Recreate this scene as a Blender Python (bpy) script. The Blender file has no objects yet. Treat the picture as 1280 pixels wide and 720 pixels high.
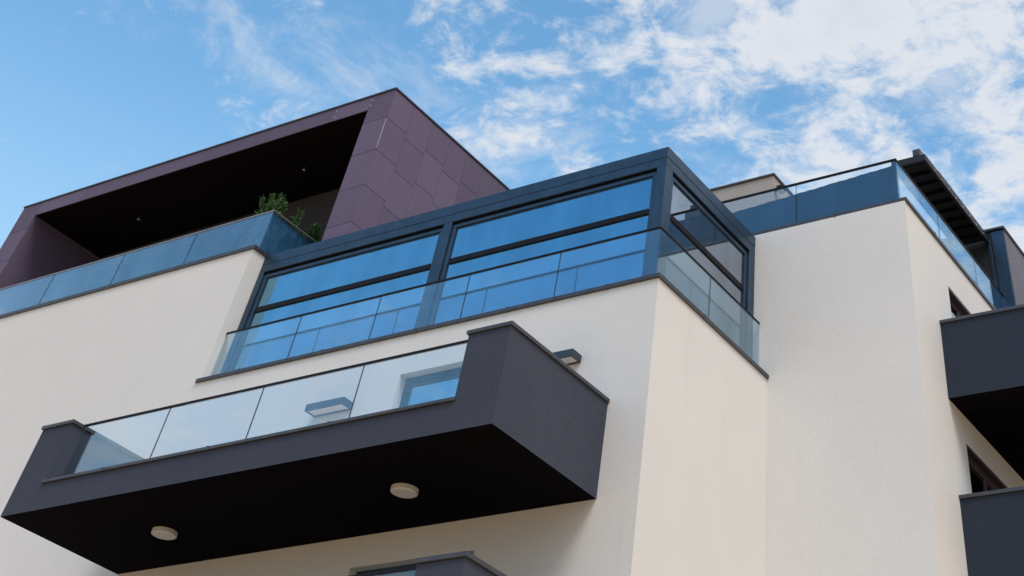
import bpy, bmesh, math, random
from mathutils import Matrix, Vector
random.seed(7)
sc = bpy.context.scene
col = sc.collection
rad = math.radians

# ------------------------------------------------------------------ camera
cam_d = bpy.data.cameras.new('camera'); cam = bpy.data.objects.new('camera', cam_d); col.objects.link(cam)
# rows of the fitted rotation: world axes seen in camera space
WX = (0.86790776, -0.3903193, -0.30722463); WY = (0.49274158, 0.75469516, 0.43317543); WZ = (0.06278421, -0.52733866, 0.84733233)
cam.matrix_world = Matrix(((WX[0], -WX[1], -WX[2], 0), (WY[0], -WY[1], -WY[2], 0), (WZ[0], -WZ[1], -WZ[2], 1.6), (0, 0, 0, 1)))
cam_d.sensor_width = 36; cam_d.lens = 37.548
cam_d.shift_x = -0.189665; cam_d.shift_y = -0.672641
cam_d.clip_start = 0.1; cam_d.clip_end = 3000
sc.camera = cam
sc.render.resolution_x = 1024; sc.render.resolution_y = 576

# ------------------------------------------------------------------ light
SUN = Vector((0.46, -0.34, 0.80)).normalized()
SUN_STRENGTH = 1.45
SKY_STRENGTH = 0.15
world = bpy.data.worlds.new('World'); sc.world = world; world.use_nodes = True
nt = world.node_tree; N = nt.nodes; L = nt.links; N.clear()
def nd(tree, t, **k):
    n = tree.nodes.new(t)
    for a, b in k.items(): setattr(n, a, b)
    return n
out = nd(nt, 'ShaderNodeOutputWorld'); bg = nd(nt, 'ShaderNodeBackground'); bg.inputs[1].default_value = SKY_STRENGTH
sky = nd(nt, 'ShaderNodeTexSky', sky_type='NISHITA', sun_disc=False)
sky.sun_elevation = math.asin(SUN.z); sky.sun_rotation = math.atan2(SUN.x, SUN.y); sky.altitude = 200; sky.air_density = 1.0; sky.dust_density = 0.6; sky.ozone_density = 1.6
def mth(tree, op, a, b=None, c=None, clamp=False):
    n = nd(tree, 'ShaderNodeMath', operation=op, use_clamp=clamp)
    for i, v in enumerate((a, b, c)):
        if v is None: continue
        if isinstance(v, (int, float)): n.inputs[i].default_value = v
        else: tree.links.new(v, n.inputs[i])
    return n.outputs[0]
def smooth(tree, v, lo, hi, a=0.0, b=1.0):
    n = nd(tree, 'ShaderNodeMapRange', interpolation_type='SMOOTHSTEP'); tree.links.new(v, n.inputs[0])
    n.inputs[1].default_value = lo; n.inputs[2].default_value = hi; n.inputs[3].default_value = a; n.inputs[4].default_value = b
    return n.outputs[0]
def wsky():
    hs = nd(nt, 'ShaderNodeHueSaturation'); hs.inputs['Saturation'].default_value = 1.15; hs.inputs['Hue'].default_value = .484; hs.inputs['Value'].default_value = 1.32
    L.new(sky.outputs[0], hs.inputs['Color'])
    tc = nd(nt, 'ShaderNodeTexCoord'); sp = nd(nt, 'ShaderNodeSeparateXYZ'); L.new(tc.outputs['Generated'], sp.inputs[0])
    zz = mth(nt, 'ADD', mth(nt, 'MAXIMUM', sp.outputs[2], 0.0), 0.06)
    qx = mth(nt, 'DIVIDE', sp.outputs[0], zz); qy = mth(nt, 'DIVIDE', sp.outputs[1], zz)
    cb = nd(nt, 'ShaderNodeCombineXYZ'); L.new(qx, cb.inputs[0]); L.new(qy, cb.inputs[1])
    def noise(scale, detail, rough, off, dist=0.0, src=cb):
        mp = nd(nt, 'ShaderNodeMapping'); mp.inputs['Location'].default_value = off; L.new(src.outputs[0], mp.inputs[0])
        n = nd(nt, 'ShaderNodeTexNoise'); n.inputs['Scale'].default_value = scale; n.inputs['Detail'].default_value = detail
        n.inputs['Roughness'].default_value = rough; n.inputs['Distortion'].default_value = dist; L.new(mp.outputs[0], n.inputs['Vector'])
        return n.outputs['Fac']
    big = noise(2.2, 2, .5, CL_BIG)
    med = noise(11.0, 11, .66, CL_MED, .25)
    wisp = noise(4.0, 10, .66, (8.2, 5.5, 0), .4)
    s = mth(nt, 'ADD', qx, mth(nt, 'MULTIPLY', qy, .5))
    cov = smooth(nt, s, -1.3, .35, -.09, .135)
    low = mth(nt, 'SUBTRACT', mth(nt, 'MULTIPLY', qx, -1.0), mth(nt, 'MULTIPLY', qy, .3))     # cloud bank low over the street side
    cov = mth(nt, 'ADD', cov, smooth(nt, low, 1.95, 3.1, 0.0, .21))
    f = mth(nt, 'ADD', mth(nt, 'ADD', mth(nt, 'MULTIPLY', big, .42), mth(nt, 'MULTIPLY', med, .58)), cov)
    cum = smooth(nt, f, .49, .65)
    veil = mth(nt, 'MULTIPLY', smooth(nt, mth(nt, 'ADD', wisp, mth(nt, 'MULTIPLY', cov, .55)), .50, .72), smooth(nt, s, -.9, .3, .50, .62))
    c = mth(nt, 'MAXIMUM', cum, veil)
    hz = smooth(nt, sp.outputs[2], .16, .53, .94, 0.0)           # pale air towards the horizon
    c = mth(nt, 'MULTIPLY', c, smooth(nt, sp.outputs[2], .01, .12))
    cc = nd(nt, 'ShaderNodeMixRGB'); L.new(smooth(nt, f, .55, .95), cc.inputs[0])
    cc.inputs[1].default_value = (4.35, 4.45, 4.65, 1); cc.inputs[2].default_value = (3.7, 3.8, 4.05, 1)
    m0 = nd(nt, 'ShaderNodeMixRGB'); L.new(hz, m0.inputs[0]); L.new(hs.outputs[0], m0.inputs[1]); m0.inputs[2].default_value = (2.9, 3.9, 4.8, 1)
    m1 = nd(nt, 'ShaderNodeMixRGB'); L.new(mth(nt, 'MULTIPLY', c, .90), m1.inputs[0]); L.new(m0.outputs[0], m1.inputs[1]); L.new(cc.outputs[0], m1.inputs[2])
    L.new(m1.outputs[0], bg.inputs[0]); L.new(bg.outputs[0], out.inputs[0])
CL_BIG = (3.3, 6.1, 0); CL_MED = (5.7, 3.1, 0)
wsky()
sun_d = bpy.data.lights.new('sun', 'SUN'); sun_d.energy = SUN_STRENGTH; sun_d.angle = rad(26); sun_d.color = (1, .935, .875)
sun = bpy.data.objects.new('sun', sun_d); col.objects.link(sun); sun.location = (0, 0, 60)
sun.rotation_euler = SUN.to_track_quat('Z', 'Y').to_euler()
sc.view_settings.view_transform = 'Standard'; sc.view_settings.look = 'None'; sc.view_settings.gamma = 1
sc.view_settings.use_curve_mapping = False; sc.view_settings.exposure = 0.33

# ------------------------------------------------------------------ materials
M = {}
def mat(name):
    m = bpy.data.materials.new(name); m.use_nodes = True; M[name] = m
    t = m.node_tree; b = t.nodes['Principled BSDF']
    return m, t, b
def tex(t, scale, detail=4, rough=.55, stretch=(1, 1, 1), src='Object', dist=0):
    tc = nd(t, 'ShaderNodeTexCoord'); mp = nd(t, 'ShaderNodeMapping'); mp.inputs['Scale'].default_value = stretch
    t.links.new(tc.outputs[src], mp.inputs[0])
    n = nd(t, 'ShaderNodeTexNoise'); n.inputs['Scale'].default_value = scale; n.inputs['Detail'].default_value = detail
    n.inputs['Roughness'].default_value = rough; n.inputs['Distortion'].default_value = dist
    t.links.new(mp.outputs[0], n.inputs['Vector']); return n.outputs['Fac']
def mixc(t, f, a, b):
    n = nd(t, 'ShaderNodeMixRGB')
    if isinstance(f, float): n.inputs[0].default_value = f
    else: t.links.new(f, n.inputs[0])
    for i, v in ((1, a), (2, b)):
        if isinstance(v, tuple): n.inputs[i].default_value = (*v, 1)
        else: t.links.new(v, n.inputs[i])
    return n.outputs[0]
def bump(t, b, h, strength, dist):
    n = nd(t, 'ShaderNodeBump'); n.inputs['Strength'].default_value = strength; n.inputs['Distance'].default_value = dist
    t.links.new(h, n.inputs['Height']); t.links.new(n.outputs[0], b.inputs['Normal'])
def rough_mat(name, c0, c1, grain, grain_amp, bstr, bdist, roughness=.9, stains=True, gs=(1, 1, 1), spec=.2):
    """rendered / stone-like surface: broad tone change, grain, rain streaks and a fine relief"""
    m, t, b = mat(name)
    broad = smooth(t, tex(t, .45, 5, .6), .3, .72)
    base = mixc(t, broad, c0, c1)
    g = tex(t, grain, 6, .7, gs)
    gm = smooth(t, g, .25, .75)
    dark = tuple(x * (1 - grain_amp) for x in c0); lite = tuple(min(1, x * (1 + grain_amp)) for x in c1)
    base = mixc(t, .5, base, mixc(t, gm, dark, lite))
    if stains:
        st = smooth(t, tex(t, 1.7, 5, .6, (1.6, 1.6, .09)), .60, .84)
        st2 = mth(t, 'MULTIPLY', st, .30)
        base = mixc(t, st2, base, tuple(x * .72 for x in c0))
    if name == 'cladding':      # each panel from its own batch
        oi = nd(t, 'ShaderNodeObjectInfo'); hv = nd(t, 'ShaderNodeHueSaturation'); t.links.new(base, hv.inputs['Color'])
        t.links.new(smooth(t, oi.outputs['Random'], 0, 1, .86, 1.12), hv.inputs['Value']); base = hv.outputs[0]
    t.links.new(base, b.inputs['Base Color']); b.inputs['Roughness'].default_value = roughness
    b.inputs['Specular IOR Level'].default_value = spec
    bump(t, b, mth(t, 'ADD', g, mth(t, 'MULTIPLY', tex(t, 2.2, 3), .8)), bstr, bdist)
    return m
rough_mat('cream_plaster', (.70, .688, .664), (.76, .746, .716), 30, .06, .25, .012)
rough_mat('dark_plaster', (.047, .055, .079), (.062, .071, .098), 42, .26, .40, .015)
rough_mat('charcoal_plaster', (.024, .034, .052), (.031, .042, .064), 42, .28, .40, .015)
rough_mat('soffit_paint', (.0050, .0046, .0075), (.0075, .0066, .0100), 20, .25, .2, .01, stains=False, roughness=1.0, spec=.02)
rough_mat('cladding', (.112, .083, .133), (.132, .097, .154), 14, .30, .25, .006, roughness=.62, stains=False, gs=(.7, .7, 9), spec=.35)
rough_mat('slate_plaster', (.145, .150, .185), (.185, .190, .230), 10, .35, .7, .03)
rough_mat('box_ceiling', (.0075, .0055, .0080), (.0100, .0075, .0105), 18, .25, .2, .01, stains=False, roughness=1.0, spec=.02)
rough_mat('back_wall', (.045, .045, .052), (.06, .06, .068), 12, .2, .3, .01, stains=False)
rough_mat('paving', (.54, .34, .17), (.62, .41, .22), 6, .25, .4, .02, roughness=.85)
rough_mat('tile', (.60, .44, .28), (.66, .50, .33), 9, .1, .1, .004, stains=False, roughness=.5)
rough_mat('inner_plaster', (.16, .16, .17), (.20, .20, .21), 10, .06, .1, .01, stains=False)
rough_mat('wood_floor', (.16, .10, .06), (.22, .14, .09), 7, .3, .1, .01, stains=False, roughness=.5)
rough_mat('brown_frame', (.075, .048, .045), (.09, .058, .054), 20, .15, .15, .004, roughness=.45, stains=False, spec=.4)
rough_mat('housing_plaster', (.40, .36, .32), (.46, .41, .365), 16, .08, .25, .012)

def metal(name, c, rough, metallic, amp=.12, spec=.5):
    m, t, b = mat(name)
    n = tex(t, 3.5, 5, .6)
    t.links.new(mixc(t, smooth(t, n, .3, .7), tuple(x * (1 - amp) for x in c), tuple(x * (1 + amp) for x in c)), b.inputs['Base Color'])
    b.inputs['Metallic'].default_value = metallic
    t.links.new(smooth(t, tex(t, 9, 4), .3, .7, rough * .85, rough * 1.2), b.inputs['Roughness'])
    b.inputs['Specular IOR Level'].default_value = spec
    return m
metal('frame_metal', (.036, .070, .112), .34, .55)
metal('gap_black', (.006, .006, .008), .8, 0, spec=.05)
metal('joint_dark', (.030, .024, .036), .7, 0)
metal('coping_metal', (.075, .078, .09), .40, .5)
metal('rail_metal', (.010, .009, .013), .5, 0, spec=.18)
metal('pale_rail', (.34, .33, .34), .4, .5)
metal('pergola_metal', (.018, .019, .023), .5, .2)
metal('lamp_metal', (.05, .065, .08), .4, .4)
metal('bright_steel', (.55, .55, .56), .3, .9)
def diffuser():
    m, t, b = mat('opal_diffuser'); t.links.new(mixc(t, tex(t, 12), (.82, .82, .82), (.86, .86, .85)), b.inputs['Base Color']); b.inputs['Roughness'].default_value = .5
diffuser()
def trim():
    m, t, b = mat('cream_trim'); t.links.new(mixc(t, tex(t, 15), (.62, .60, .57), (.68, .66, .63)), b.inputs['Base Color']); b.inputs['Roughness'].default_value = .5
trim()
def pot():
    m, t, b = mat('pot_glaze'); t.links.new(mixc(t, tex(t, 5), (.58, .58, .58), (.68, .67, .66)), b.inputs['Base Color']); b.inputs['Roughness'].default_value = .45
pot()
def soil():
    m, t, b = mat('soil'); t.links.new(mixc(t, tex(t, 40), (.03, .022, .016), (.07, .05, .035)), b.inputs['Base Color']); b.inputs['Roughness'].default_value = .95
soil()
def bark():
    m, t, b = mat('bark'); t.links.new(mixc(t, tex(t, 30, 6, .7, (1, 1, .2)), (.05, .035, .025), (.12, .09, .065)), b.inputs['Base Color']); b.inputs['Roughness'].default_value = .9
bark()
def leaf():
    m, t, b = mat('needles')
    g = nd(t, 'ShaderNodeNewGeometry')
    rp = nd(t, 'ShaderNodeValToRGB'); t.links.new(g.outputs['Random Per Island'], rp.inputs[0])
    e = rp.color_ramp.elements; e[0].color = (.022, .06, .022, 1); e[1].color = (.15, .26, .06, 1); e.new(.5).color = (.055, .14, .04, 1)
    t.links.new(rp.outputs[0], b.inputs['Base Color']); b.inputs['Roughness'].default_value = .6
    b.inputs['Subsurface Weight'].default_value = 0
leaf()
def glass(name, f0, gtint, ttint, rough=0.0, wav=0.0, power=5.0):
    """clear pane: mirror part by Schlick on the view angle, the rest passes straight through"""
    m = bpy.data.materials.new(name); m.use_nodes = True; M[name] = m; t = m.node_tree; t.nodes.clear()
    o = nd(t, 'ShaderNodeOutputMaterial'); mx = nd(t, 'ShaderNodeMixShader'); tr = nd(t, 'ShaderNodeBsdfTransparent'); gl = nd(t, 'ShaderNodeBsdfGlossy')
    tr.inputs[0].default_value = (*ttint, 1); gl.inputs[0].default_value = (*gtint, 1); gl.inputs['Roughness'].default_value = rough
    g = nd(t, 'ShaderNodeNewGeometry'); vm = nd(t, 'ShaderNodeVectorMath', operation='DOT_PRODUCT')
    t.links.new(g.outputs['Incoming'], vm.inputs[0]); t.links.new(g.outputs['Normal'], vm.inputs[1])
    c = mth(t, 'ABSOLUTE', vm.outputs['Value'])
    p = mth(t, 'POWER', mth(t, 'SUBTRACT', 1.0, c), power)
    f = mth(t, 'ADD', mth(t, 'MULTIPLY', p, 1 - f0), f0, clamp=True)
    # faint film of dust varies the mirror strength a little
    dust = smooth(t, tex(t, 1.3, 5, .6, (1, 1, .5)), .3, .75, .86, 1.08)
    f = mth(t, 'MULTIPLY', f, dust, clamp=True)
    t.links.new(f, mx.inputs[0]); t.links.new(tr.outputs[0], mx.inputs[1]); t.links.new(gl.outputs[0], mx.inputs[2]); t.links.new(mx.outputs[0], o.inputs[0])
    if wav:
        bn = nd(t, 'ShaderNodeBump'); bn.inputs['Strength'].default_value = wav; bn.inputs['Distance'].default_value = .02
        t.links.new(tex(t, .8, 2), bn.inputs['Height']); t.links.new(bn.outputs[0], gl.inputs['Normal'])
glass('rail_glass', .045, (.66, .87, 1.0), (.95, .98, 1.0), power=2.25)
glass('coated_glass', .30, (.34, .72, .97), (.38, .50, .60), wav=.03, power=1.2)
glass('side_glass', .26, (.72, .82, .95), (.26, .31, .37), wav=.02, power=2)
glass('window_glass', .22, (.85, .94, 1.0), (.6, .66, .7), wav=.02, power=4)
def lit_screen():  # same fabric as the dark screen, its stronger light put into the colour
    m, t, b = mat('lit_screen')
    n = smooth(t, tex(t, 3.5, 8, .75), .32, .7)
    t.links.new(mixc(t, n, (.02, .12, .24), (.06, .24, .42)), b.inputs['Base Color']); b.inputs['Roughness'].default_value = .7
    bump(t, b, tex(t, 60, 3, .7), .6, .02)
lit_screen()
def screen():
    m, t, b = mat('woven_screen')
    w = tex(t, 60, 3, .7); n = smooth(t, w, .35, .65)
    t.links.new(mixc(t, n, (.002, .018, .045), (.008, .045, .095)), b.inputs['Base Color']); b.inputs['Roughness'].default_value = .7
    bump(t, b, w, .6, .02)
screen()

# ------------------------------------------------------------------ mesh helpers
class MB:
    def __init__(s): s.bm = bmesh.new()
    def box(s, x0, x1, y0, y1, z0, z1, bev=0.0, mi=0, bottom=None):
        r = bmesh.ops.create_cube(s.bm, size=1.0)['verts']
        for v in r:
            v.co = Vector((x0 + (v.co.x + .5) * (x1 - x0), y0 + (v.co.y + .5) * (y1 - y0), z0 + (v.co.z + .5) * (z1 - z0)))
        fs = list({f for v in r for f in v.link_faces})
        for f in fs:
            f.material_index = mi
            if bottom is not None and f.normal.z < -.5: f.material_index = bottom
            if bottom is not None:
                f.normal_update()
                if f.normal.z < -.9: f.material_index = bottom
        if bev:
            es = list({e for f in fs for e in f.edges})
            bmesh.ops.bevel(s.bm, geom=es, offset=bev, segments=1, affect='EDGES')
        return s
    def quad(s, *p, mi=0):
        f = s.bm.faces.new([s.bm.verts.new(q) for q in p]); f.material_index = mi; return s
    def cyl(s, c, r0, r1, h, seg=32, cap=True):
        bmesh.ops.create_cone(s.bm, cap_ends=cap, segments=seg, radius1=r0, radius2=r1, depth=h, matrix=Matrix.Translation((c[0], c[1], c[2] + h / 2))); return s
    def build(s, name, mats, parent=None, smooth_it=False):
        me = bpy.data.meshes.new(name)
        bmesh.ops.remove_doubles(s.bm, verts=s.bm.verts, dist=1e-5)
        s.bm.normal_update(); s.bm.to_mesh(me); s.bm.free()
        for m in (mats if isinstance(mats, (list, tuple)) else [mats]): me.materials.append(M[m])
        if smooth_it:
            for p in me.polygons: p.use_smooth = True
        o = bpy.data.objects.new(name, me); col.objects.link(o)
        if parent: attach(o, parent)
        return o
ORG = {}
def attach(o, parent):
    o.parent = parent
    o.location = o.location - ORG.get(parent.name, Vector((0, 0, 0)))
def thing(name, label, cat, loc=(0, 0, 0), group=None):
    e = bpy.data.objects.new(name, None); col.objects.link(e); e.location = loc; ORG[e.name] = Vector(loc)
    e['label'] = label; e['category'] = cat
    if group: e['group'] = group
    return e
def holes_wall(mb, us, vs, solid, to3, depth_dir, depth, holes):
    """front skin as cells of a grid, with the reveals of the openings folded inward"""
    for i in range(len(us) - 1):
        for j in range(len(vs) - 1):
            uc = (us[i] + us[i + 1]) / 2; vc = (vs[j] + vs[j + 1]) / 2
            if not solid(uc, vc): continue
            if any(h[0] < uc < h[1] and h[2] < vc < h[3] for h in holes): continue
            mb.quad(to3(us[i], vs[j]), to3(us[i + 1], vs[j]), to3(us[i + 1], vs[j + 1]), to3(us[i], vs[j + 1]))
    dd = Vector(depth_dir) * depth
    for (a, b, c, d) in holes:
        P = [Vector(to3(a, c)), Vector(to3(b, c)), Vector(to3(b, d)), Vector(to3(a, d))]
        for k in range(4):
            p, q = P[k], P[(k + 1) % 4]
            mb.quad(p, p + dd, q + dd, q)

# ------------------------------------------------------------------ setting
gb = MB()
gb.quad((-900, -900, 0), (900, -900, 0), (900, 900, 0), (-900, 900, 0))
g = gb.build('ground', 'paving'); g['kind'] = 'structure'

# ------------------------------------------------------------------ the building
B = thing('apartment_building', 'modern cream plastered apartment building with dark balconies, glass railings and purple roof box', 'building', (-20, 25, 0))
XL, XS, XR = -40.0, -12.0, -8.62        # far left end, side of the front block, side of the rear block
YF, YB, YE = 18.0, 22.38, 46.0
# front block
w = MB()
hA = [(-17.98, -15.2, 9.0, 11.17), (-17.95, -15.2, 6.02, 8.17)]
xs = [XL, -24.03, -17.98, -17.95, -15.2, XS]; zs = [0, 6.02, 8.17, 9.0, 11.17, 11.9, 14.77]
holes_wall(w, xs, zs, lambda u, v: v < 11.9 or u < -24.03, lambda u, v: (u, YF, v), (0, 1, 0), .28, hA)
w.quad((XS, YF, 0), (XS, YB, 0), (XS, YB, 11.9), (XS, YF, 11.9))
w.quad((-24.03, YF, 11.9), (-24.03, YB, 11.9), (-24.03, YB, 14.77), (-24.03, YF, 14.77))
w.quad((-24.03, YF, 11.9), (XS, YF, 11.9), (XS, YB, 11.9), (-24.03, YB, 11.9))
w.quad((XL, YE, 0), (XL, YF, 0), (XL, YF, 14.77), (XL, YE, 14.77))
w.quad((XL, YE, 0), (XR, YE, 0), (XR, YE, 14.85), (XL, YE, 14.85))
w.build('wall', 'cream_plaster', B)
# rear block
w = MB()
w.quad((-12.6, YB, 0), (XR, YB, 0), (XR, YB, 14.85), (-12.6, YB, 14.85))
hB = [(24.55, 26.35, 11.95, 14.06), (24.50, 27.1, 8.98, 11.10), (24.50, 27.1, 6.0, 8.12)]
ys = [YB, 24.50, 24.55, 26.35, 27.1, YE]; zs = [0, 6.0, 8.12, 8.98, 11.10, 11.95, 14.06, 14.85]
holes_wall(w, ys, zs, lambda u, v: True, lambda u, v: (XR, u, v), (-1, 0, 0), .24, hB)
w.build('wall', 'cream_plaster', B)
# terrace floor
w = MB(); w.box(XL + .02, -24.05, 18.05, 22.36, 14.45, 14.70); w.box(XL + .02, XR - .03, 22.41, YE - .02, 14.45, 14.72)
w.build('terrace_floor', 'inner_plaster', B)

def coping(segs, z0, z1, name='coping'):
    c = MB()
    for (x0, x1, y0, y1) in segs: c.box(x0, x1, y0, y1, z0, z1, .008)
    o = c.build(name, 'coping_metal', B)
    for (x0, x1, y0, y1) in segs:
        along = x1 - x0 > y1 - y0; a, b = (x0, x1) if along else (y0, y1)
        p = a + 1.3
        while p < b - .6:
            j = MB()
            if along: j.box(p - .035, p + .035, y0 - .004, y1 + .004, z0 - .004, z1 + .004)
            else: j.box(x0 - .004, x1 + .004, p - .035, p + .035, z0 - .004, z1 + .004)
            j.build('joint_cover', 'coping_metal', o); p += 2.45 + random.uniform(-.15, .15)
    return o
coping([(XL, -23.985, 17.955, 18.34), (-24.36, -23.985, 18.343, 18.60)], 14.765, 14.855)
coping([(-18.7, -8.575, 22.38, 22.70), (-8.94, -8.575, 22.703, 29.17)], 14.845, 14.93)
coping([(-24.14, -11.955, 17.955, 18.40), (-12.34, -11.955, 18.403, 22.40)], 11.895, 11.972, 'sill')

def glass_railing(name, path, joints, z0, z1, rail=True, rw=.045, rh=.038, seal=.010, thick=.017, hand='rail_metal'):
    """path: list of runs ('x'|'y', a, b, fixed); joints: list of lists of positions along each run"""
    mb = MB()
    runs = []
    for (ax, a, b, fx), js in zip(path, joints):
        cuts = [a] + js + [b]
        if ax == 'x': mb.box(a - rw / 2, b + rw / 2, fx - rw / 2, fx + rw / 2, z1, z1 + rh, .006, 1)
        else: mb.box(fx - rw / 2 + .001, fx + rw / 2 - .001, a + rw / 2 + .002, b, z1 + .001, z1 + rh - .001, .006, 1)
        for j in js:
            if ax == 'x': mb.box(j - seal / 2, j + seal / 2, fx - thick * .6, fx + thick * .6, z0, z1)
            else: mb.box(fx - thick * .6, fx + thick * .6, j - seal / 2, j + seal / 2, z0, z1)
        if ax == 'x': mb.box(a, b, fx - .03, fx + .03, z0 - .01, z0 + .022)
        else: mb.box(fx - .03, fx + .03, a + .032, b, z0 - .011, z0 + .021)
        runs.append((ax, cuts, fx))
    o = mb.build(name, ['rail_metal', hand], B)
    for ax, cuts, fx in runs:
        for a, b in zip(cuts[:-1], cuts[1:]):
            p = MB(); e = seal / 2 + .001
            if ax == 'x': p.box(a + e, b - e, fx - thick / 2, fx + thick / 2, z0 + .023, z1 - .002)
            else: p.box(fx - thick / 2, fx + thick / 2, a + e + (thick if a == cuts[0] else 0), b - e, z0 + .023, z1 - .002)
            p.build('glass_panel', 'rail_glass', o)
    return o
glass_railing('railing', [('x', -24.0, -12.2, 18.2), ('y', 18.2, 22.36, -12.2)], [[-21.69, -19.37, -16.93, -14.59], [20.23]], 11.975, 12.945)
glass_railing('railing', [('x', XL, -24.09, 18.2), ('y', 18.2, 21.40, -24.09)], [[-37.9, -35.13, -32.33, -29.53, -26.82], []], 14.858, 15.79, hand='pale_rail')
glass_railing('railing', [('x', -18.6, -8.80, 22.50), ('y', 22.50, 29.15, -8.80)], [[-16.3, -13.8, -11.35], [24.9, 27.2]], 14.932, 15.86, rw=.05, rh=.045)

# ---------------------------------------------------------------- glazed enclosure
en = MB()
X0, X1, Y0, Y1 = -24.02, -12.34, 18.42, 22.372
# fascia: two bands with a groove, round both visible sides, with the flat roof behind
en.box(X0, X1, Y0, Y0 + .30, 14.575, 14.80, .008); en.box(X0 + .01, X1 - .012, Y0 + .012, Y0 + .29, 14.54, 14.58)
en.box(X0, X1 - .004, Y0 + .004, Y0 + .28, 14.395, 14.56, .008)
en.box(X1 - .30, X1, Y0 + .302, Y1, 14.575, 14.80, .008); en.box(X1 - .29, X1 - .012, Y0 + .302, Y1, 14.54, 14.58)
en.box(X1 - .28, X1 - .004, Y0 + .285, Y1, 14.395, 14.56, .008)
# corner post, mullion, jambs
en.box(X1 - .25, X1 - .006, Y0 + .006, Y0 + .27, 11.975, 14.40, .006)
en.box(-18.30, -18.06, Y0 + .004, Y0 + .22, 11.975, 14.40, .006)
en.box(X0, X0 + .16, Y0 + .004, Y0 + .22, 11.975, 14.40, .006)
en.box(X1 - .22, X1 - .006, Y1 - .26, Y1, 11.975, 14.40, .006)
encl = en.build('glazed_enclosure', 'frame_metal', B)
rf = MB(); rf.box(X0 + .02, X1 - .30, Y0 + .30, Y1, 14.44, 14.77); rf.build('roof', 'inner_plaster', encl)
fl = MB(); fl.box(X0 + .02, X1 - .12, Y0 + .12, Y1, 11.91, 11.99); fl.build('floor', 'wood_floor', encl)
bw = MB(); bw.box(X0 + .02, X1 - .30, Y1 - .06, Y1 + .02, 11.99, 14.44); bw.build('back_wall', 'inner_plaster', encl)

def sash(ax, a, b, face, z0, z1, zt, parent, fw=.07, sw=.115, gmat='coated_glass'):
    """a fixed light over a transom over a lower light; ax x: glazing faces -y, ax y: glazing faces +x"""
    f = MB(); bb = .005
    def bx(u0, u1, d0, d1, v0, v1, m=f, bev=bb):
        if ax == 'x': m.box(u0, u1, face + d0, face + d1, v0, v1, bev)
        else: m.box(face - d1, face - d0, u0, u1, v0, v1, bev)
    bx(a, b, .05, .14, z1 - fw, z1); bx(a, b, .05, .14, z0, z0 + fw)
    bx(a, a + sw, .052, .142, z0 + fw, z1 - fw); bx(b - sw, b, .052, .142, z0 + fw, z1 - fw)
    a += sw - fw; b -= sw - fw
    # inner bead ring
    i = fw
    bx(a + i, b - i, .085, .125, z1 - i - .03, z1 - i, bev=0); bx(a + i, a + i + .03, .086, .126, z0 + i, z1 - i - .03, bev=0)
    bx(b - i - .03, b - i, .086, .126, z0 + i, z1 - i - .03, bev=0)
    o = f.build('window_frame', 'frame_metal', parent)
    t = MB(); bx(a + i + .03, b - i - .03, .06, .13, zt - .055, zt + .055, t); t.build('transom', 'rail_metal', parent)
    for v0, v1 in ((z0 + fw, zt - .056), (zt + .056, z1 - i - .031)):
        p = MB(); bx(a + i + .03, b - i - .03, .094, .112, v0, v1, p, 0); p.build('pane', gmat, parent)
    p = MB(); bx(a + i + .03, b - i - .03, .165, .178, z0 + fw, zt - .056, p, 0); p.build('inner_pane', 'rail_glass', parent)
    g_ = MB(); bx(a - sw + fw, b + sw - fw, .06, .16, z1 + .002, z1 + .055, g_, 0); g_.build('shadow_gap', 'gap_black', parent)
sash('x', X0 + .162, -18.302, Y0, 11.99, 14.34, 13.54, encl)
sash('x', -18.058, X1 - .252, Y0, 11.99, 14.34, 13.54, encl)
sash('y', Y0 + .272, Y1 - .262, X1, 11.99, 14.34, 13.54, encl, gmat='side_glass')

# ---------------------------------------------------------------- balconies
def big_balcony(dz, rail=True):
    x0, x1, y0, y1 = -24.17, -12.82, 15.02, 18.002
    zb, zc, zt = 8.61 + dz, 9.02 + dz, 9.97 + dz
    b = MB()
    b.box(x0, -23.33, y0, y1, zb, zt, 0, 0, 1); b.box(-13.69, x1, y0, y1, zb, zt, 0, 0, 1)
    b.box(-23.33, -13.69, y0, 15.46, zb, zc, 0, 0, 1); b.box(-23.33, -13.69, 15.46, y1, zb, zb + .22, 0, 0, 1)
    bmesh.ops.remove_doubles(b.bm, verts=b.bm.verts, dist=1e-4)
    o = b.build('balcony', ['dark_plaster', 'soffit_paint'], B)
    for a in ((x0 - .035, -23.295, y0 - .035, y1 - .004, zt + .002, zt + .06), (-13.725, x1 + .035, y0 - .035, y1 - .004, zt + .002, zt + .06),
              (-23.36, -13.66, y0 - .04, 15.49, zc + .002, zc + .052)):
        c = MB(); c.box(*a, .006); c.build('cap', 'coping_metal', o)
    fl = MB(); fl.box(-23.325, -13.695, 15.465, y1 - .004, zb + .222, zb + .245); fl.build('floor', 'tile', o)
    for p_ in (-21.75, -19.1, -16.3):
        j = MB(); j.box(p_ - .035, p_ + .035, y0 - .044, 15.494, zc - .002, zc + .056); j.build('joint_cover', 'coping_metal', o)
    js = [-23.27, -20.93, -18.55, -16.18, -13.74]
    r = MB(); r.box(-23.297, -13.723, 15.255, 15.305, zt + .03, zt + .066, .006)
    for j in js[1:-1]: r.box(j - .005, j + .005, 15.27, 15.29, zc + .05, zt + .03)
    r.box(-23.32, -13.70, 15.25, 15.31, zc + .045, zc + .068)
    r.build('handrail', 'rail_metal', o)
    for a, c in zip(js[:-1], js[1:]):
        p = MB(); p.box(a + .007, c - .007, 15.272, 15.288, zc + .07, zt + .028); p.build('glass_panel', 'rail_glass', o)
    return o
big_balcony(0); big_balcony(-2.955)
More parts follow.
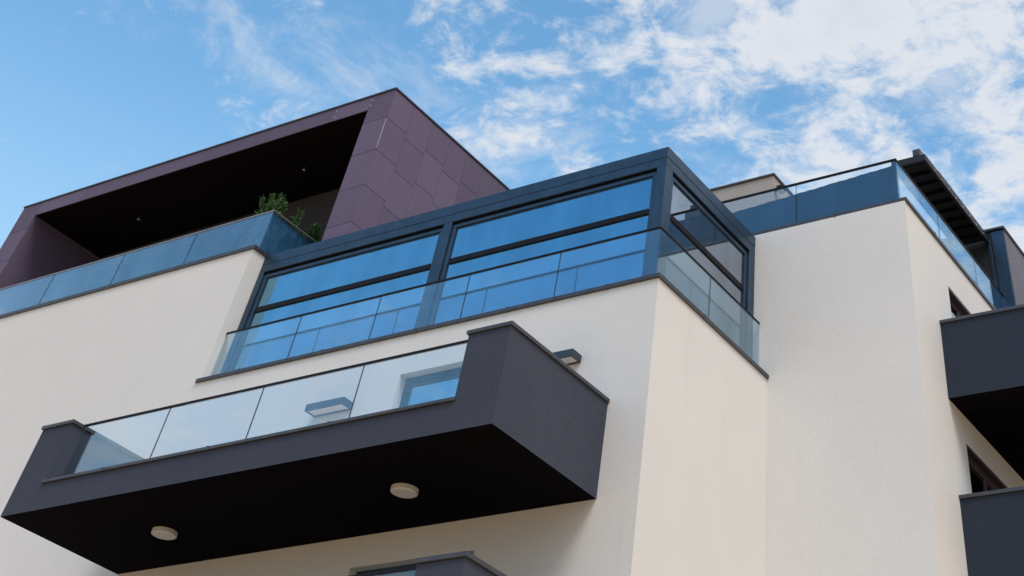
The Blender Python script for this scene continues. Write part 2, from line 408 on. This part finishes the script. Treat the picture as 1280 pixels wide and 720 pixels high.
def side_balcony(dz):
    x0, x1, y0, y1 = XR - .002, -5.7, 23.76, 30.5
    zb, zt = 11.60 + dz, 12.95 + dz
    b = MB(); t = .2
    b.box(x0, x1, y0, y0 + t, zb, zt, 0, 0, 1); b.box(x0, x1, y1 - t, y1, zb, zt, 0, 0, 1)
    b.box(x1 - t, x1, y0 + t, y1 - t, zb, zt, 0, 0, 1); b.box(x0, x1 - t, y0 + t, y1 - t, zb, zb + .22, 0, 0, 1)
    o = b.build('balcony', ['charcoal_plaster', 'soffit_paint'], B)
    c = MB(); c.box(x0 - .03, x1 + .035, y0 - .035, y0 + t + .02, zt + .002, zt + .06, .006); c.build('cap', 'coping_metal', o)
    c = MB(); c.box(x1 - t - .02, x1 + .035, y0 + t + .023, y1 + .03, zt + .002, zt + .06, .006); c.build('cap', 'coping_metal', o)
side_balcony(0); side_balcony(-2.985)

# ---------------------------------------------------------------- windows
def window(ax, a, b, z0, z1, face, fmat, parts=2, fw=.085, gmat='window_glass', back=None):
    f = MB()
    def bx(m, u0, u1, d0, d1, v0, v1, bev=.004):
        if ax == 'x': m.box(u0, u1, face + d0, face + d1, v0, v1, bev)
        else: m.box(face - d1, face - d0, u0, u1, v0, v1, bev)
    bx(f, a, b, 0, .09, z1 - fw, z1); bx(f, a, b, 0, .09, z0, z0 + fw); bx(f, a, a + fw, .001, .091, z0 + fw, z1 - fw); bx(f, b - fw, b, .001, .091, z0 + fw, z1 - fw)
    o = f.build('window', fmat, B)
    n = parts; W = (b - a - 2 * fw) / n; sw = .06
    for k in range(n):
        u0 = a + fw + k * W; u1 = u0 + W
        s = MB()
        bx(s, u0 + .004, u1 - .004, .02, .075, z1 - fw - sw - .003, z1 - fw - .003); bx(s, u0 + .004, u1 - .004, .02, .075, z0 + fw + .003, z0 + fw + sw)
        bx(s, u0 + .004, u0 + sw, .021, .076, z0 + fw + sw, z1 - fw - sw - .003); bx(s, u1 - sw, u1 - .004, .021, .076, z0 + fw + sw, z1 - fw - sw - .003)
        s.build('sash', fmat, o)
        p = MB(); bx(p, u0 + sw - .005, u1 - sw + .005, .042, .056, z0 + fw + sw - .005, z1 - fw - sw + .002, 0); p.build('pane', gmat, o)
    return o
window('x', -17.98, -15.2, 9.0, 11.17, YF + .19, 'frame_metal', 1, .10, gmat='coated_glass')
window('x', -17.95, -15.2, 6.02, 8.17, YF + .19, 'frame_metal', 1, .10, gmat='coated_glass')
window('y', 24.55, 26.35, 11.95, 14.06, XR - .13, 'brown_frame', 2)
window('y', 24.50, 27.1, 8.98, 11.10, XR - .13, 'brown_frame', 2)
window('y', 24.50, 27.1, 6.0, 8.12, XR - .13, 'brown_frame', 2)
# brown lintel boards lining the heads of the side windows
for (a, b, z) in ((24.55, 26.35, 14.06), (24.50, 27.1, 11.10)):
    t = MB(); t.box(XR - .128, XR - .004, a + .003, b - .003, z - .05, z - .003); t.build('lintel', 'brown_frame', B)

# ---------------------------------------------------------------- roof box with cladding panels
RD = 18.70; k = RD / 18.6
def sc_(v): return v * k
RX1 = -21.70; RX0 = -36.92; RZ = 18.86; IX1 = -22.54; IX0 = -36.06; IZ = 18.46; RY1 = 27.0; RB = 21.45; FZ = 14.705
rb = MB(); T = .03
rb.box(RX0 + T, RX1 - T, RD + T, RY1, IZ + T, RZ - .02)                          # roof slab
rb.box(IX1 + T, RX1 - T, RD + T, RY1, 14.79, IZ + T)                             # right wall
rb.box(RX0 + T, IX0 - T, RD + T, RY1, FZ, IZ + T)                                # left wall
box = rb.build('roof_box', 'joint_dark', B)
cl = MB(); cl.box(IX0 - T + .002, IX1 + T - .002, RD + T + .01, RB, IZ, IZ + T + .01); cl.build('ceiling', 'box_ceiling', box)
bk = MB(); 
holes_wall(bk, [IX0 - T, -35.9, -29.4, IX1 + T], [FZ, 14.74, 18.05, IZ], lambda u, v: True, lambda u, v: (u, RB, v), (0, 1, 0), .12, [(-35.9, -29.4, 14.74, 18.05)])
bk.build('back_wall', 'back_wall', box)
seams_z = [14.80, 15.29, 16.225, 17.145, 18.05, RZ - .005]
gp = .0075
def panel(x0, x1, y0, y1, z0, z1):
    p = MB(); j = random.uniform(-.0015, .0015)
    p.box(x0, x1, y0 + (j if x1 - x0 > y1 - y0 else 0), y1, z0, z1, .003); return p.build('cladding_panel', 'cladding', box)
# front: right pier, top fascia, left pier
for a, b in zip(seams_z[:-1], seams_z[1:]): panel(IX1 + gp / 2, RX1, RD, RD + T - .002, a + gp / 2, b - gp / 2)
fx = [IX1, -23.82, -26.32, -28.92, -31.5, -34.0, IX0 ]
for a, b in zip(fx[:-1], fx[1:]): panel(b + gp / 2, a - gp / 2, RD, RD + T - .002, IZ + .001, RZ - .008)
for a, b in zip(seams_z[:-1], seams_z[1:]): panel(RX0, IX0 - gp / 2, RD, RD + T - .002, a + gp / 2, b - gp / 2)
# right side columns, every other one set lower
ycut = [RD + T, 19.56, 20.40, 21.22, 22.05, 22.86, 23.66, 24.46, 25.28, 26.10, RY1]
for i, (a, b) in enumerate(zip(ycut[:-1], ycut[1:])):
    off = -.13 if i % 2 else 0
    zz = [14.80] + [z + off for z in seams_z[1:-1]] + [RZ - .008]
    for c, d in zip(zz[:-1], zz[1:]):
        panel(RX1 - T + .002, RX1, a + gp / 2 if i else a + .001, b - gp / 2, c + gp / 2, d - gp / 2)
# inner faces of the two side walls
for xw0, xw1 in ((IX0 - T + .002, IX0), (IX1, IX1 + T - .002)):
    panel(xw0, xw1, RD + T + .002, RB - .002, seams_z[0] + .01, IZ - .002)
# roof edge trim
e = MB(); e.box(RX0 - .03, RX1 + .03, RD - .03, RD + .25, RZ, RZ + .045, .006); e.box(RX1 - .25, RX1 + .03, RD + .253, RY1, RZ, RZ + .045, .006); e.box(RX0 - .03, RX0 + .25, RD + .253, RY1, RZ, RZ + .045, .006)
e.build('roof_trim', 'coping_metal', box)
e = MB(); e.box(RX0 + .2, RX1 - .2, RD + .2, RY1 - .02, RZ - .03, RZ + .02); e.build('roof_sheet', 'gap_black', box)
# small steel corner bead and fixings
e = MB(); e.box(RX1 - .006, RX1 + .004, RD - .004, RD + .006, 17.2, 18.0); e.build('corner_bead', 'bright_steel', box)
for x, z in ((-22.50, 18.74), (-22.50, 18.58), (-23.80, 18.76), (-23.80, 18.58)):
    e = MB(); e.box(x - .02, x + .02, RD - .006, RD + .002, z - .02, z + .02, .004); e.build('fixing', 'bright_steel', box)
# terrace doors in the back wall
def terrace_doors():
    f = MB(); y = RB + .03; a, b, z0, z1 = -35.9, -29.4, 14.74, 18.05
    f.box(a, b, y, y + .08, z1 - .08, z1); f.box(a, b, y, y + .08, z0, z0 + .08)
    cuts = [a, -33.95, -31.7, b]
    for c in cuts: f.box(max(a, c - .045), min(b, c + .045), y + .001, y + .081, z0 + .08, z1 - .08)
    o = f.build('terrace_door', 'frame_metal', B)
    for c, d in zip(cuts[:-1], cuts[1:]):
        p = MB(); p.box(c + .045, d - .045, y + .03, y + .045, z0 + .08, z1 - .08); p.build('pane', 'coated_glass', o)
    i = MB(); i.box(a - .3, b + .3, y + 2.2, y + 2.3, z0 - .02, z1 + .3); i.build('inner_wall', 'inner_plaster', o)
terrace_doors()

# ---------------------------------------------------------------- rear penthouse with slate wall, stair housing
ph = MB(); ph.box(-13.5, -8.50, 29.20, 36.0, 14.70, 17.50); pho = ph.build('penthouse', 'slate_plaster', B)
fr = MB(); fr.box(-13.5, -8.53, 29.165, 29.198, 14.72, 17.49); fr.build('front_cladding', 'pergola_metal', pho)
pl = MB(); pl.box(-8.86, -8.505, 29.13, 29.163, 14.72, 17.48, .008); pl.box(-8.98, -8.90, 29.12, 29.16, 14.72, 17.3, .006); pl.build('pilaster', 'frame_metal', pho)
cp = MB(); cp.box(-13.55, -8.455, 29.08, 36.05, 17.503, 17.56, .008); cp.build('cap', 'coping_metal', pho)
hs = MB(); hs.box(-17.2, -13.02, 24.50, 26.1, 14.70, 17.53); ho = hs.build('stair_housing', 'housing_plaster', B)
cp = MB(); cp.box(-17.24, -12.98, 24.46, 26.14, 17.532, 17.585, .006); cp.build('cap', 'brown_frame', ho)

# ================================================================ separate things
# pergola over the rear terrace
pg = thing('pergola', 'black metal louvred pergola roof over the rear terrace, fixed to the slate penthouse', 'pergola', (-9.5, 27, 14.72))
PX1, PX0, PY0, PY1, PZ = -8.93, -9.86, 24.89, 29.12, 17.2
f = MB(); f.box(PX0, PX1, PY0, PY0 + .09, PZ, PZ + .17, .01); f.box(PX1 - .09, PX1, PY0 + .091, PY1, PZ, PZ + .17, .01); f.box(PX0, PX0 + .09, PY0 + .091, PY1, PZ, PZ + .17, .01)
f.build('frame', 'pergola_metal', pg)
n = 9; st = (PY1 - PY0 - .1) / n
for i in range(n):
    y = PY0 + .10 + i * st
    l = MB(); l.box(PX0 + .091, PX1 - .091, y + .02, y + st - .03, PZ + .07, PZ + .12, .006); l.build('louvre', 'pergola_metal', pg)
    l = MB(); l.box(PX0 + .091, PX1 - .091, y - .02, y + .03, PZ + .005, PZ + .10); l.build('rafter', 'gap_black', pg)
    if i:
        l = MB(); l.box(PX1 - .005, PX1 + .018, y - .018, y + .018, PZ + .02, PZ + .06, .004); l.build('bolt', 'bright_steel', pg)
r = MB(); r.box(PX1 - .10, PX1 - .02, PY0 + .95, PY1, PZ + .171, PZ + .235, .01); r.build('track', 'pergola_metal', pg)
r = MB(); r.box(PX1 - .34, PX1 - .13, PY0 + .02, PY0 + .28, PZ + .171, PZ + .36, .02); r.build('motor_box', 'coping_metal', pg)
for x in (PX0 + .05,):
    p = MB(); p.box(x - .05, x + .05, PY0 + .10, PY0 + .20, 14.72, PZ + .01, .005); p.build('post', 'pergola_metal', pg)

# privacy screen behind the rear railing
def screen_obj(x0, x1, z0, z1, yy, n, mname, label, turn=False, slope=0.0):
    me = bmesh.new()
    def row(y):
        a = []
        for i in range(n + 1):
            x = x0 + (x1 - x0) * i / n
            top = z1 + (x - x1) * slope + .004 * math.sin(i * .13) + random.uniform(-.004, .004)
            a.append((me.verts.new((x, y, z0)), me.verts.new((x, y + .006 * math.sin(i * .4), top))))
        return a
    random.seed(3); A = row(yy); random.seed(3); C = row(yy + .02)
    for i in range(n):
        me.faces.new((A[i][0], A[i + 1][0], A[i + 1][1], A[i][1])); me.faces.new((C[i + 1][0], C[i][0], C[i][1], C[i + 1][1]))
        me.faces.new((A[i][1], A[i + 1][1], C[i + 1][1], C[i][1]))
    m = bpy.data.meshes.new('privacy_screen'); me.to_mesh(m); me.free(); m.materials.append(M[mname])
    o = bpy.data.objects.new('privacy_screen', m); col.objects.link(o)
    if turn: o.rotation_euler.z = rad(90)
    o['label'] = label; o['category'] = 'screen'
screen_obj(-13.9, -8.84, 14.94, 15.815, 22.58, 300, 'woven_screen', 'dark blue woven privacy screen behind the glass railing of the rear terrace', False, .045)
screen_obj(18.24, 20.6, 14.75, 15.76, 24.13, 110, 'lit_screen', 'woven privacy screen, its blue lightened to look better lit, behind the corner glass beside the potted shrubs', True); random.seed(11)

# wall lamps over the balcony
def wall_lamp(x, label):
    t = thing('wall_lamp', label, 'lamp', (x, 18.0, 10.71), 'long box lamps on the wall above the balcony')
    b = MB(); w, d, h, r = .5, .30, .115, .035
    for a in ((x - w, x + w, 18 - d, 18 - d + r), (x - w, x + w, 18 - r, 18.001), (x - w, x - w + r, 18 - d + r, 18 - r), (x + w - r, x + w, 18 - d + r, 18 - r)):
        b.box(*a, 10.71, 10.71 + h - .015)
    b.box(x - w - .001, x + w + .001, 18 - d - .001, 18.0005, 10.71 + h - .014, 10.71 + h)
    b.build('housing', 'lamp_metal', t)
    p = MB(); p.box(x - w + r, x + w - r, 18 - d + r, 18 - r, 10.722, 10.75); p.build('diffuser', 'opal_diffuser', t)
wall_lamp(-19.55, 'dark box wall lamp with white underside seen through the balcony glass')
wall_lamp(-14.04, 'dark box wall lamp with white underside peeking past the balcony side wall')
# round ceiling lights under the balcony
def ceiling_light(x, y, label):
    t = thing('ceiling_light', label, 'light', (x, y, 8.61), 'round ceiling lights under the balcony')
    b = MB(); b.cyl((x, y, 8.558), .235, .235, .054, 48); b.build('rim', 'cream_trim', t)
    p = MB(); p.cyl((x, y, 8.546), .20, .215, .013, 48); p.build('diffuser', 'opal_diffuser', t)
ceiling_light(-21.46, 16.62, 'round white ceiling light under the balcony, beside its narrow far corner')
ceiling_light(-15.75, 16.57, 'round white ceiling light under the balcony, on the side of the corner wall')
# recessed spots in the roof box
def spot(x, y, label):
    t = thing('spotlight', label, 'spotlight', (x, y, IZ), 'small spotlights in the roof box ceiling')
    b = MB(); b.cyl((x, y, IZ - .10), .055, .065, .102, 24); b.build('can', 'rail_metal', t)
    p = MB(); p.cyl((x, y, IZ - .112), .045, .05, .013, 20); p.build('lens', 'bright_steel', t)
for x, y, l in ((-32.85, 20.13, 'small steel spotlight in the roof box ceiling, near its left wall'), (-26.07, 20.15, 'small steel spotlight in the roof box ceiling, above the potted shrubs')): spot(x, y, l)
# floodlight on the stair housing
t = thing('floodlight', 'small black floodlight on the corner of the beige stair housing', 'floodlight', (-12.97, 24.6, 17.15))
b = MB(); b.box(-13.03, -12.90, 24.55, 24.65, 17.18, 17.23, .004); b.box(-12.93, -12.76, 24.48, 24.70, 17.13, 17.24, .012); b.build('body', 'rail_metal', t)
p = MB(); p.box(-12.92, -12.77, 24.49, 24.69, 17.118, 17.131); p.build('lens', 'opal_diffuser', t)

# potted shrubs behind the terrace railing
def shrub(x, y, ztop, rad_, label, pr, seed):
    rnd = random.Random(seed)
    t = thing('potted_shrub', label, 'shrub', (x, y, 14.70), 'evergreen shrubs in pots on the upper terrace')
    p = MB(); bm = p.bm; seg = 40
    prof = [(pr * .66, 14.705), (pr * .72, 14.73), (pr * .94, 14.98), (pr, 15.01), (pr, 15.07), (pr * .92, 15.075), (pr * .90, 15.02)]
    rings = [[bm.verts.new((x + r * math.cos(2 * math.pi * i / seg), y + r * math.sin(2 * math.pi * i / seg), z)) for i in range(seg)] for r, z in prof]
    for a, b in zip(rings[:-1], rings[1:]):
        for i in range(seg): bm.faces.new((a[i], a[(i + 1) % seg], b[(i + 1) % seg], b[i]))
    bm.faces.new(list(reversed(rings[0]))); p.build('pot', 'pot_glaze', t, True)
    s = MB(); s.cyl((x, y, 14.99), pr * .90, pr * .90, .05, 32); s.build('soil', 'soil', t)
    tr = MB(); bm = tr.bm; h0 = 15.03
    def limb(p0, p1, r0, r1):
        d = (p1 - p0); q = d.to_track_quat('Z', 'Y').to_matrix().to_4x4()
        bmesh.ops.create_cone(bm, segments=7, radius1=r0, radius2=r1, depth=d.length, matrix=Matrix.Translation((p0 + p1) / 2) @ q)
    H = ztop - h0; tips = []
    limb(Vector((x, y, h0 - .03)), Vector((x + .02, y, h0 + H * .45)), .035, .022)
    for i in range(26):
        z0 = h0 + H * rnd.uniform(.12, .62); a = rnd.uniform(0, 6.28); up = rnd.uniform(.18, .42) * H; o = rad_ * rnd.uniform(.35, .95)
        z1 = min(z0 + up, ztop - .05); f = 1.0 - .55 * max(0, (z1 - h0) / H - .4)
        e_ = Vector((x + o * f * math.cos(a), y + o * f * math.sin(a), z1)); s0 = Vector((x, y, z0)); limb(s0, e_, .014, .006); tips.append((s0, e_))
    tips.append((Vector((x, y, h0 + H * .4)), Vector((x + .03, y, ztop - .04)))); limb(*tips[-1], .02, .006)
    tr.build('trunk', 'bark', t)
    vs, fs = [], []
    for s0, e_ in tips:
        ax = (e_ - s0).normalized()
        for c in range(7):
            u = .42 + .58 * c / 6; cpt = s0.lerp(e_, u)
            for _ in range(46):
                d = Vector((rnd.gauss(0, 1), rnd.gauss(0, 1), rnd.gauss(0, 1))).normalized(); d = (d + ax * .8 + Vector((0, 0, .45))).normalized()
                ln = rnd.uniform(.06, .115); wv = d.cross(Vector((rnd.random(), rnd.random(), rnd.random()))).normalized() * rnd.uniform(.009, .017)
                b0 = cpt + Vector((rnd.gauss(0, .03), rnd.gauss(0, .03), rnd.gauss(0, .03)))
                i0 = len(vs); vs += [b0 - wv * .5, b0 + wv * .5, b0 + d * ln * .55 + wv, b0 + d * ln, b0 + d * ln * .55 - wv]; fs.append((i0, i0 + 1, i0 + 2, i0 + 3, i0 + 4))
    me = bpy.data.meshes.new('crown'); me.from_pydata(vs, [], fs); me.materials.append(M['needles'])
    o = bpy.data.objects.new('crown', me); col.objects.link(o); attach(o, t)
shrub(-25.05, 18.92, 16.74, .66, 'tallest bushy evergreen shrub in a pale pot by the terrace railing corner', .46, 5)
shrub(-24.62, 19.40, 16.50, .38, 'slim evergreen shrub between the tallest shrub and the lowest one', .34, 8)
shrub(-24.55, 20.10, 16.40, .36, 'lowest evergreen shrub, next to the purple clad pier of the roof box', .34, 13)

# curtains inside the glazed enclosure
def curtain(x0, x1, label):
    bm = bmesh.new(); n = int((x1 - x0) / .025); a = []
    for i in range(n + 1):
        x = x0 + (x1 - x0) * i / n; y = 18.86 + .045 * math.sin(i * .62) + .015 * math.sin(i * 1.7)
        a.append((bm.verts.new((x, y, 12.0)), bm.verts.new((x, y * .6 + 18.86 * .4, 14.42))))
    for i in range(n): bm.faces.new((a[i][0], a[i + 1][0], a[i + 1][1], a[i][1]))
    bmesh.ops.solidify(bm, geom=bm.faces[:], thickness=.004)
    me = bpy.data.meshes.new('curtain'); bm.to_mesh(me); bm.free(); me.materials.append(M['curtain_cloth'])
    for p in me.polygons: p.use_smooth = True
    o = bpy.data.objects.new('curtain', me); col.objects.link(o)
    o['label'] = label; o['category'] = 'curtain'; o['group'] = 'pale curtains inside the glazed enclosure'
def cloth():
    m, t, b = mat('curtain_cloth'); t.links.new(mixc(t, tex(t, 30, 3, .6, (1, 1, .1)), (.72, .72, .72), (.80, .80, .79)), b.inputs['Base Color']); b.inputs['Roughness'].default_value = .9
cloth()
curtain(-23.85, -22.9, 'pale curtain inside the glazed enclosure, drawn back against the cream wall end')
curtain(-17.95, -17.2, 'pale curtain inside the glazed enclosure, gathered beside the middle mullion')
